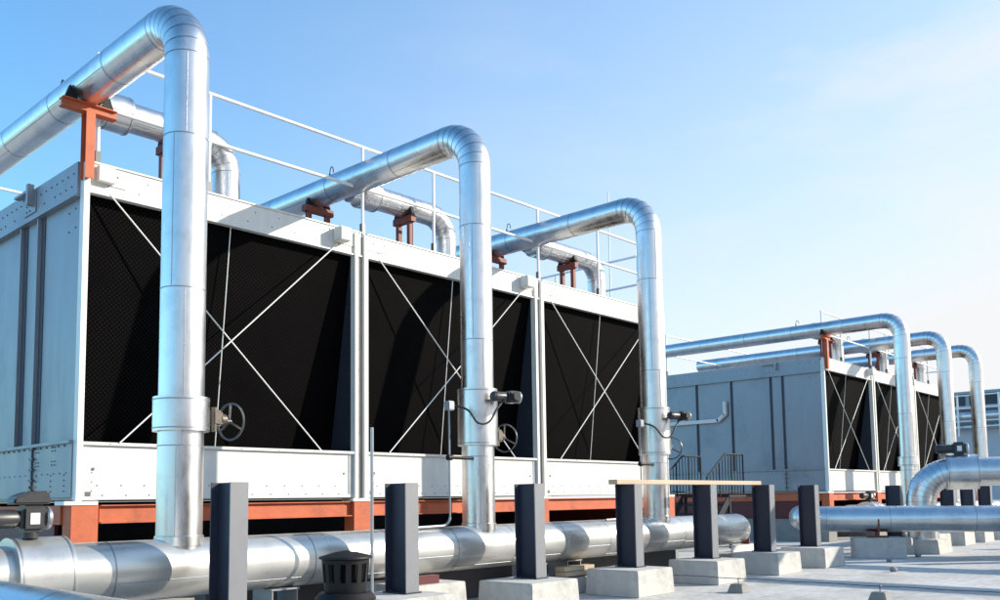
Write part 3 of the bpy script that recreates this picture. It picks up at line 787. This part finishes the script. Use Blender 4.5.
# concrete block under the header behind the second column, with a red channel offcut on it
b = B(); frustum(b, 6.72, 7.55, 0, .37, .84, .92, .80, .88, .010); tag(obj('concrete_block', b, 'conc'), 'pale concrete block behind the second column with a dark red offcut on top', 'concrete block')
b = B(); box(b, 6.34, 6.80, 7.20, 7.21, .371, .46); box(b, 6.34, 6.80, 7.211, 7.29, .371, .383); box(b, 6.34, 6.80, 7.211, 7.29, .448, .46)
tag(obj('steel_offcut', b, 'darkred'), 'dark red steel channel offcut lying behind the second column', 'steel offcut')
b = B(); box(b, 6.12, 6.33, 7.00, 7.10, zc0 + .001, zc0 + .036, bev=.004); tag(obj('flat_block', b, 'concdark'), 'small flat grey block beside the red steel offcut', 'block')



# ------------------------------------------------------------------ header supports
def saddle(x, y, top, r, label, shim=False, group='header pipe supports'):
    t = thing('pipe_saddle', (x, y, 0), label, 'pipe support', group)
    b = B(); frustum(b, x, y, 0, top - .22, .62, .62, .56, .56, .012); obj('concrete_block', b, 'conc' if shim else 'concdark', t)
    b = B(); box(b, x - .22, x + .22, y - .20, y + .20, top - .219, top - .20); obj('foot_plate', b, 'galv', t)
    if shim:
        for k in range(2):
            b = B(); box(b, x - .33, x + .33, y - .28 + .02 * k, y - .10, top - .199 + .066 * k, top - .199 + .06 + .066 * k, bev=.003); obj('shim_board', b, 'timber', t)
    b = B()
    for s in (-1, 1): box(b, x + s * .14 - .006, x + s * .14 + .006, y - .17, y + .17, top - .1995, top - .012)
    box(b, x - .16, x + .16, y - .18, y + .18, top - .012, top + .002)
    obj('steel_cradle', b, 'galv' if not shim else 'steel', t)
HB = HZ - .262
saddle(1.6, 7.7, HB, .26, 'saddle support under the header left of the valve collar')
saddle(5.05, 7.7, HB, .26, 'saddle support under the header right of the nearest riser')
saddle(8.88, 7.7, HB, .26, 'steel saddle under the header right of the middle riser')
saddle(9.68, 7.75, HB, .26, 'concrete and timber-shimmed saddle under the header between third and fourth column', True)
t = thing('pipe_saddle', (14.3, 7.7, 0), 'white steel cradle on a concrete block under the closed end of the header', 'pipe support', 'header pipe supports')
b = B(); frustum(b, 14.45, 7.7, 0, HB - .16, 1.0, .8, .94, .74, .012); obj('concrete_block', b, 'conc', t)
b = B(); box(b, 13.75, 15.1, 7.42, 7.43, HB - .158, HB + .0); box(b, 13.75, 15.1, 7.431, 7.52, HB - .012, HB); box(b, 13.75, 15.1, 7.431, 7.52, HB - .158, HB - .146); obj('cradle_beam', b, 'white', t)
b = B(); prism(b, [(14.42, 7.44, HB + .002), (14.42, 7.60, HB + .002), (14.42, 7.44, HB + .12)], (.03, 0, 0)); obj('stop_plate', b, 'brown', t)

# ------------------------------------------------------------------ lower cross pipe (right) and big elbow pipe behind it
A = Vector((17.95, 7.75, -.495 + H)); Bv = Vector((19.55, 4.60, -.515 + H))
d = (Bv - A).normalized()
t = thing('cross_pipe', (18.7, 6.2, 0.5), 'lower aluminium-clad cross pipe running to the right edge above the roof', 'pipe', 'aluminium-clad pipes')
b = B(); far = Bv + d * 9; 
turn = A + Vector((d.y * -1, d.x, 0)).normalized() * -0.0
inner = Vector((d.x, d.y, 0)); away = Vector((-inner.y, inner.x, 0))
clad(b, [far, A - d * .22, A - d * .22 + away * 1.6], .258, bend=.42, gores=6, every=1.55, start=.3)
obj('pipe_run', b, ['alu', 'seam'], t)
for k, (s, hh) in enumerate(((1.15, 0), (4.6, 0))):
    c = A + d * s; tt = thing('pipe_saddle', (c.x, c.y, 0), ('concrete block with dark saddle under the lower cross pipe, at its left end', 'concrete block under the lower cross pipe near the right edge')[k], 'pipe support', 'cross pipe supports')
    b = B(); obox(b, (c.x, c.y, .20), inner, away, Zv, .48, .36, .20, bev=.012); obj('concrete_block', b, 'conc', tt)
    b = B(); q = c + Zv * (-.258); obox(b, Vector((c.x, c.y, .415)), inner, away, Zv, .20, .16, .014); 
    for s_2 in (-1, 1): prism(b, [q + inner * .02 - away * s_2 * .12, q + inner * .02 - away * s_2 * .30 , q + inner * .02 - away * s_2 * .27 + Zv * .26], inner * -.03)
    obox(b, Vector((c.x, c.y, (.43 + q.z) / 2)), inner, away, Zv, .03, .14, (q.z - .43) / 2 + .004); obj('steel_cradle', b, 'brown', tt)
E1 = Vector((20.05, 6.95, .43 + H)); E2 = Vector((20.95, 4.95, .44 + H)); d2 = (E2 - E1).normalized()
t = thing('elbow_pipe', (20.1, 6.9, 0.4), 'fat clad pipe with a segmented elbow turning down at its left end, valve on top', 'pipe', 'aluminium-clad pipes')
b = B(); base = E1 + d2 * .58
clad(b, [E2 + d2 * 9, base, base - Zv * 1.45], .30, bend=.62, gores=9, every=1.5, start=.5); obj('pipe_run', b, ['alu', 'seam'], t)
c0 = E1 + d2 * 1.08; obj('valve_collar', collar_mesh(c0, c0 + d2 * .62, .37), ['alu', 'seam'], t)
actuator(t, c0 + d2 * .28 + Zv * .50, d2, Zv, 1.25)
b = B(); frustum(b, base.x, base.y, 0, .30, .9, .9, .8, .8, .012); tag(obj('concrete_pad', b, 'conc'), 'concrete pad under the foot of the big elbow pipe', 'concrete pad')

# near pipe in the bottom left corner
t = thing('foreground_pipe', (2.05, 4, .1), 'shaded clad pipe crossing the bottom left corner in the foreground', 'pipe', 'aluminium-clad pipes')
b = B(); clad(b, [(2.02, 1.6, .05), (2.02, 1.6, .52), (2.02, 6.55, .535), (.2, 6.55, .535)], .27, bend=.42, every=1.3, start=.5); obj('pipe_run', b, ['alu', 'seam'], t)

# ------------------------------------------------------------------ roof vent cowl
cx, cy = 4.30, 5.6
t = thing('vent_cowl', (cx, cy, 0), 'black slotted roof vent cowl with a conical cap in the foreground', 'roof vent')
ztop = -.375 + H
b = B(); lathe(b, (cx, cy, 0), [(.0, ztop), (.09, ztop - .014), (.203, ztop - .046), (.206, ztop - .060), (.195, ztop - .064), (.0, ztop - .068)], 40); obj('cap', b, 'black', t)
b = B(); n = 12
zc = ztop - .068
def rr(z): return .182 - .020 * (zc - z) / .24
lathe(b, (cx, cy, 0), [(rr(zc), zc), (rr(zc - .03), zc - .03), (rr(zc - .03) - .02, zc - .03), (rr(zc) - .02, zc), (rr(zc), zc)], 40)
lathe(b, (cx, cy, 0), [(rr(zc - .17), zc - .17), (.158, zc - .245), (.138, zc - .245), (rr(zc - .17) - .02, zc - .17), (rr(zc - .17), zc - .17)], 40)
for k in range(n):
    a = 2 * math.pi * k / n; ra, rb = rr(zc - .03) - .01, rr(zc - .17) - .01
    u = Vector((math.cos(a), math.sin(a), 0)); w = Vector((-u.y, u.x, 0))
    p = [Vector((cx, cy, zc - .029)) + u * ra, Vector((cx, cy, zc - .171)) + u * rb]
    ax = (p[1] - p[0]).normalized(); obox(b, (p[0] + p[1]) / 2, ax, w, ax.cross(w), (p[1] - p[0]).length / 2, .021, .009)
obj('slotted_head', b, 'black', t)
b = B(); lathe(b, (cx, cy, 0), [(.159, zc - .246), (.20, zc - .252), (.232, zc - .29), (.232, zc - .308), (.18, zc - .32), (.17, zc - .33), (.225, zc - .335), (.228, zc - .36), (.165, zc - .375), (.155, zc - .60), (.30, .03), (.36, .012), (.36, .001)], 40); obj('base_pipe', b, 'black', t)

# ------------------------------------------------------------------ lightning wire on small concrete blocks
wz = .178
tw = thing('wire_line', (11.0, 5, 0), 'thin dark conductor wire stretched low over the roof from pad to right edge', 'wire')
pts = [Vector((10.98, 7.6, wz + .02))] + [Vector((10.96, 7.6 - .25 * k, wz + .004 * math.sin(k * 1.7))) for k in range(1, 34)]
b = B(); sweep(b, pts, .0055, 6); obj('strand', b, 'wiremat', tw)
for i, (x, y, l) in enumerate(((10.90, 5.80, 'small concrete block holding the wire in front of the plank columns'), (10.93, 3.98, 'small concrete block holding the wire at the bottom edge right of centre'), (10.95, 1.9, 'small concrete block holding the wire, beyond the right edge'))):
    t = thing('wire_block', (x, y, 0), l, 'block', 'concrete blocks holding the wire')
    b = B(); frustum(b, x, y, 0, .115, .23, .23, .155, .155, .008); obj('block', b, 'concdark', t)
    b = B(); bar(b, (x, y, .11), (x, y, wz + .01), .006, 8); bar(b, (x - .012, y, wz + .004), (x + .06, y, wz + .004), .010, 8); obj('clip', b, 'wiremat', t)
# pebble-size rubble near the far pads
for i, (x, y) in enumerate(((17.3, 6.1), (18.9, 6.1), (15.2, 5.3))):
    b = B(); bmesh.ops.create_icosphere(b, subdivisions=2, radius=.05)
    for v in b.verts: v.co = Vector((v.co.x * 1.3, v.co.y, v.co.z * .8)) * (1 + .25 * math.sin(17 * v.co.x + 11 * v.co.y + i)) + Vector((x, y, .035))
    tag(obj('stone', b, 'concdark'), ('small dark stone on the roof right of the plank pads', 'small dark stone below the lower cross pipe saddle', 'tiny stone lying on the sunlit roof behind the wire')[i], 'stone', 'loose stones')

# ------------------------------------------------------------------ access stair between the towers
t = thing('access_stair', (20, 11.4, 0), 'black steel stair with two balustraded handrails beside the farther tower', 'stair')
sx0, sx1, sx2 = 18.95, 19.85, 20.75; zl_ = .05 + H; 
for yy in (10.8, 12.0):
    b = B(); za, zb2 = .45 + H, 1.03 + H
    bar(b, (sx0, yy, za), (sx1, yy, zb2), .022); bar(b, (sx1, yy, zb2), (sx2, yy, zb2), .022); bar(b, (sx0 + .02, yy, za - .30), (sx1, yy, zl_ + .06), .016); bar(b, (sx1, yy, zl_ + .06), (sx2, yy, zl_ + .06), .016)
    k = 0; x = sx0
    while x <= sx2 + .01:
        zt_ = za + (zb2 - za) * min(1, (x - sx0) / (sx1 - sx0)); bar(b, (x, yy, zt_), (x, yy, min(zt_ - .85, zl_ + .05) if x < sx1 else zl_ - .02), .011 if k % 4 else .02, 8); x += .15; k += 1
    obj('handrail', b, 'railblack', t)
b = B(); box(b, sx1, sx2 + .7, 10.72, 12.08, zl_ - .08, zl_ - .02); obj('landing', b, 'railblack', t)
for k in range(5):
    x = sx0 - .45 + .28 * k; z = .20 + .21 * k; b = B(); box(b, x, x + .26, 10.78, 12.02, z, z + .035); obj('tread', b, 'railblack', t)
for yy in (10.74, 12.03):
    b = B(); prism(b, [(sx0 - .55, yy, .02), (sx0 - .25, yy, .02), (sx1 + .02, yy, zl_ - .25), (sx1 + .02, yy, zl_ - .02)], (0, .03, 0)); obj('stringer', b, 'railblack', t)
for xx in (sx1 + .1, sx2 + .6):
    for yy in (10.78, 12.0):
        b = B(); box(b, xx - .03, xx + .03, yy - .03, yy + .03, 0, zl_ - .081); obj('support_leg', b, 'railblack', t)

# ------------------------------------------------------------------ far plant unit at the right edge
t = thing('plant_unit', (50, 10, 0), 'distant pale rooftop plant unit with dark louvres behind the last risers', 'plant unit')
b = B(); box(b, 46, 60, 4.0, 16.0, .5, 3.9 + H); obj('cabinet', b, 'unitgrey', t)
b = B(); box(b, 45.85, 46.0, 4.0, 16.0, 3.95 + H - .9, 4.0 + H - .82)
for k in range(9): box(b, 45.94, 45.995, 4.2 + 1.3 * k, 4.26 + 1.3 * k, .9, 3.0 + H - .2)
obj('panel_trim', b, 'railblack', t)
b = B(); box(b, 45.6, 60.2, 3.8, 16.2, 3.9 + H, 4.05 + H); box(b, 47, 60, 4.4, 15.6, 4.05 + H, 4.72 + H); obj('upper_casing', b, 'unitgrey', t)
b = B(); 
for k in range(7): box(b, 46.93, 46.995, 4.6 + 1.6 * k, 6.0 + 1.6 * k, 4.10 + H, 4.66 + H)
obj('louvre', b, 'darkwin', t)
b = B(); box(b, 46.6, 60.3, 4.1, 15.9, 4.72 + H, 4.84 + H); obj('roof', b, 'galv', t)
b = B(); bar(b, (45.5, 3.5, 3.55 + H), (45.5, 16.4, 3.55 + H), .20, 20); bar(b, (45.5, 3.5, 3.05 + H), (45.5, 16.4, 3.05 + H), .10, 16); obj('clad_pipe', b, 'alu', t)
b = B()
for z in (3.3, 3.9, 4.5): bar(b, (45.15, 3.6, z + H), (45.15, 16.3, z + H), .035)
gro = obj('guardrail', b, 'rail', t)
for k in range(8):
    b = B(); y = 3.7 + 1.75 * k; bar(b, (45.15, y, 2.6 + H), (45.15, y, 4.55 + H), .045); obj('rail_post', b, 'rail', gro)
b = B(); box(b, 46.2, 59.8, 4.2, 15.8, 0, .499); obj('base', b, 'orange', t)
# parapets and a dark plant room, added unseen to darken the pipe reflections
for x0, x1, y0, y1, l in ((-22, 110, 41.7, 42, 'added long low parapet wall at the far roof edge'), (-22, 110, -26, -25.7, 'added long low parapet wall at the roof edge behind the viewer'),
                          (-22.3, -22.01, -26, 42, 'added low parapet wall at the left roof edge'), (110.01, 110.3, -26, 42, 'added low parapet wall at the far right roof edge')):
    b = B(); box(b, x0, x1, y0, y1, -16, 1.0); box(b, x0 - .06, x1 + .06, y0 - .06, y1 + .06, 1.001, 1.08); tag(obj('added_parapet_wall', b, 'concdark'), l, 'parapet')
t = thing('added_plant_room', (-6, -14, 0), 'dark plant room added behind the viewer to darken reflections', 'building')
b = B(); box(b, -18, 9, -19, -11.5, 0, 3.6); obj('cladding', b, 'charcoal', t)
b = B(); box(b, -18.2, 9.2, -19.2, -11.3, 3.601, 3.85); obj('roof', b, 'galv', t)
for k in range(4):
    b = B(); box(b, -15 + 6 * k, -12.6 + 6 * k, -11.49, -11.44, .8, 3.2)
    for q in range(12): box(b, -14.95 + 6 * k, -12.65 + 6 * k, -11.439, -11.40, 0.85 + .19 * q, .95 + .19 * q)
    obj('louvre', b, 'darkwin', t)

# unseen arched pipes, added beyond the right edge for broad roof shadows
for xq, yq, zq, l in ((21.0, 3.7, 3.1, 'lower arched pipe added beyond the right edge to cast shadow'), (20.4, 3.3, 4.6, 'higher arched pipe added beyond the right edge to cast shadow')):
    t = thing('riser_pipe', (xq, yq, 0), l, 'pipe', 'arched pipes added beyond the right edge')
    b = B(); clad(b, [(xq, yq, .02), (xq, yq, zq), (xq, yq - 14, zq), (xq, yq - 14, .02)], .24, bend=.5, every=1.5); obj('pipe_run', b, ['alu', 'seam'], t)
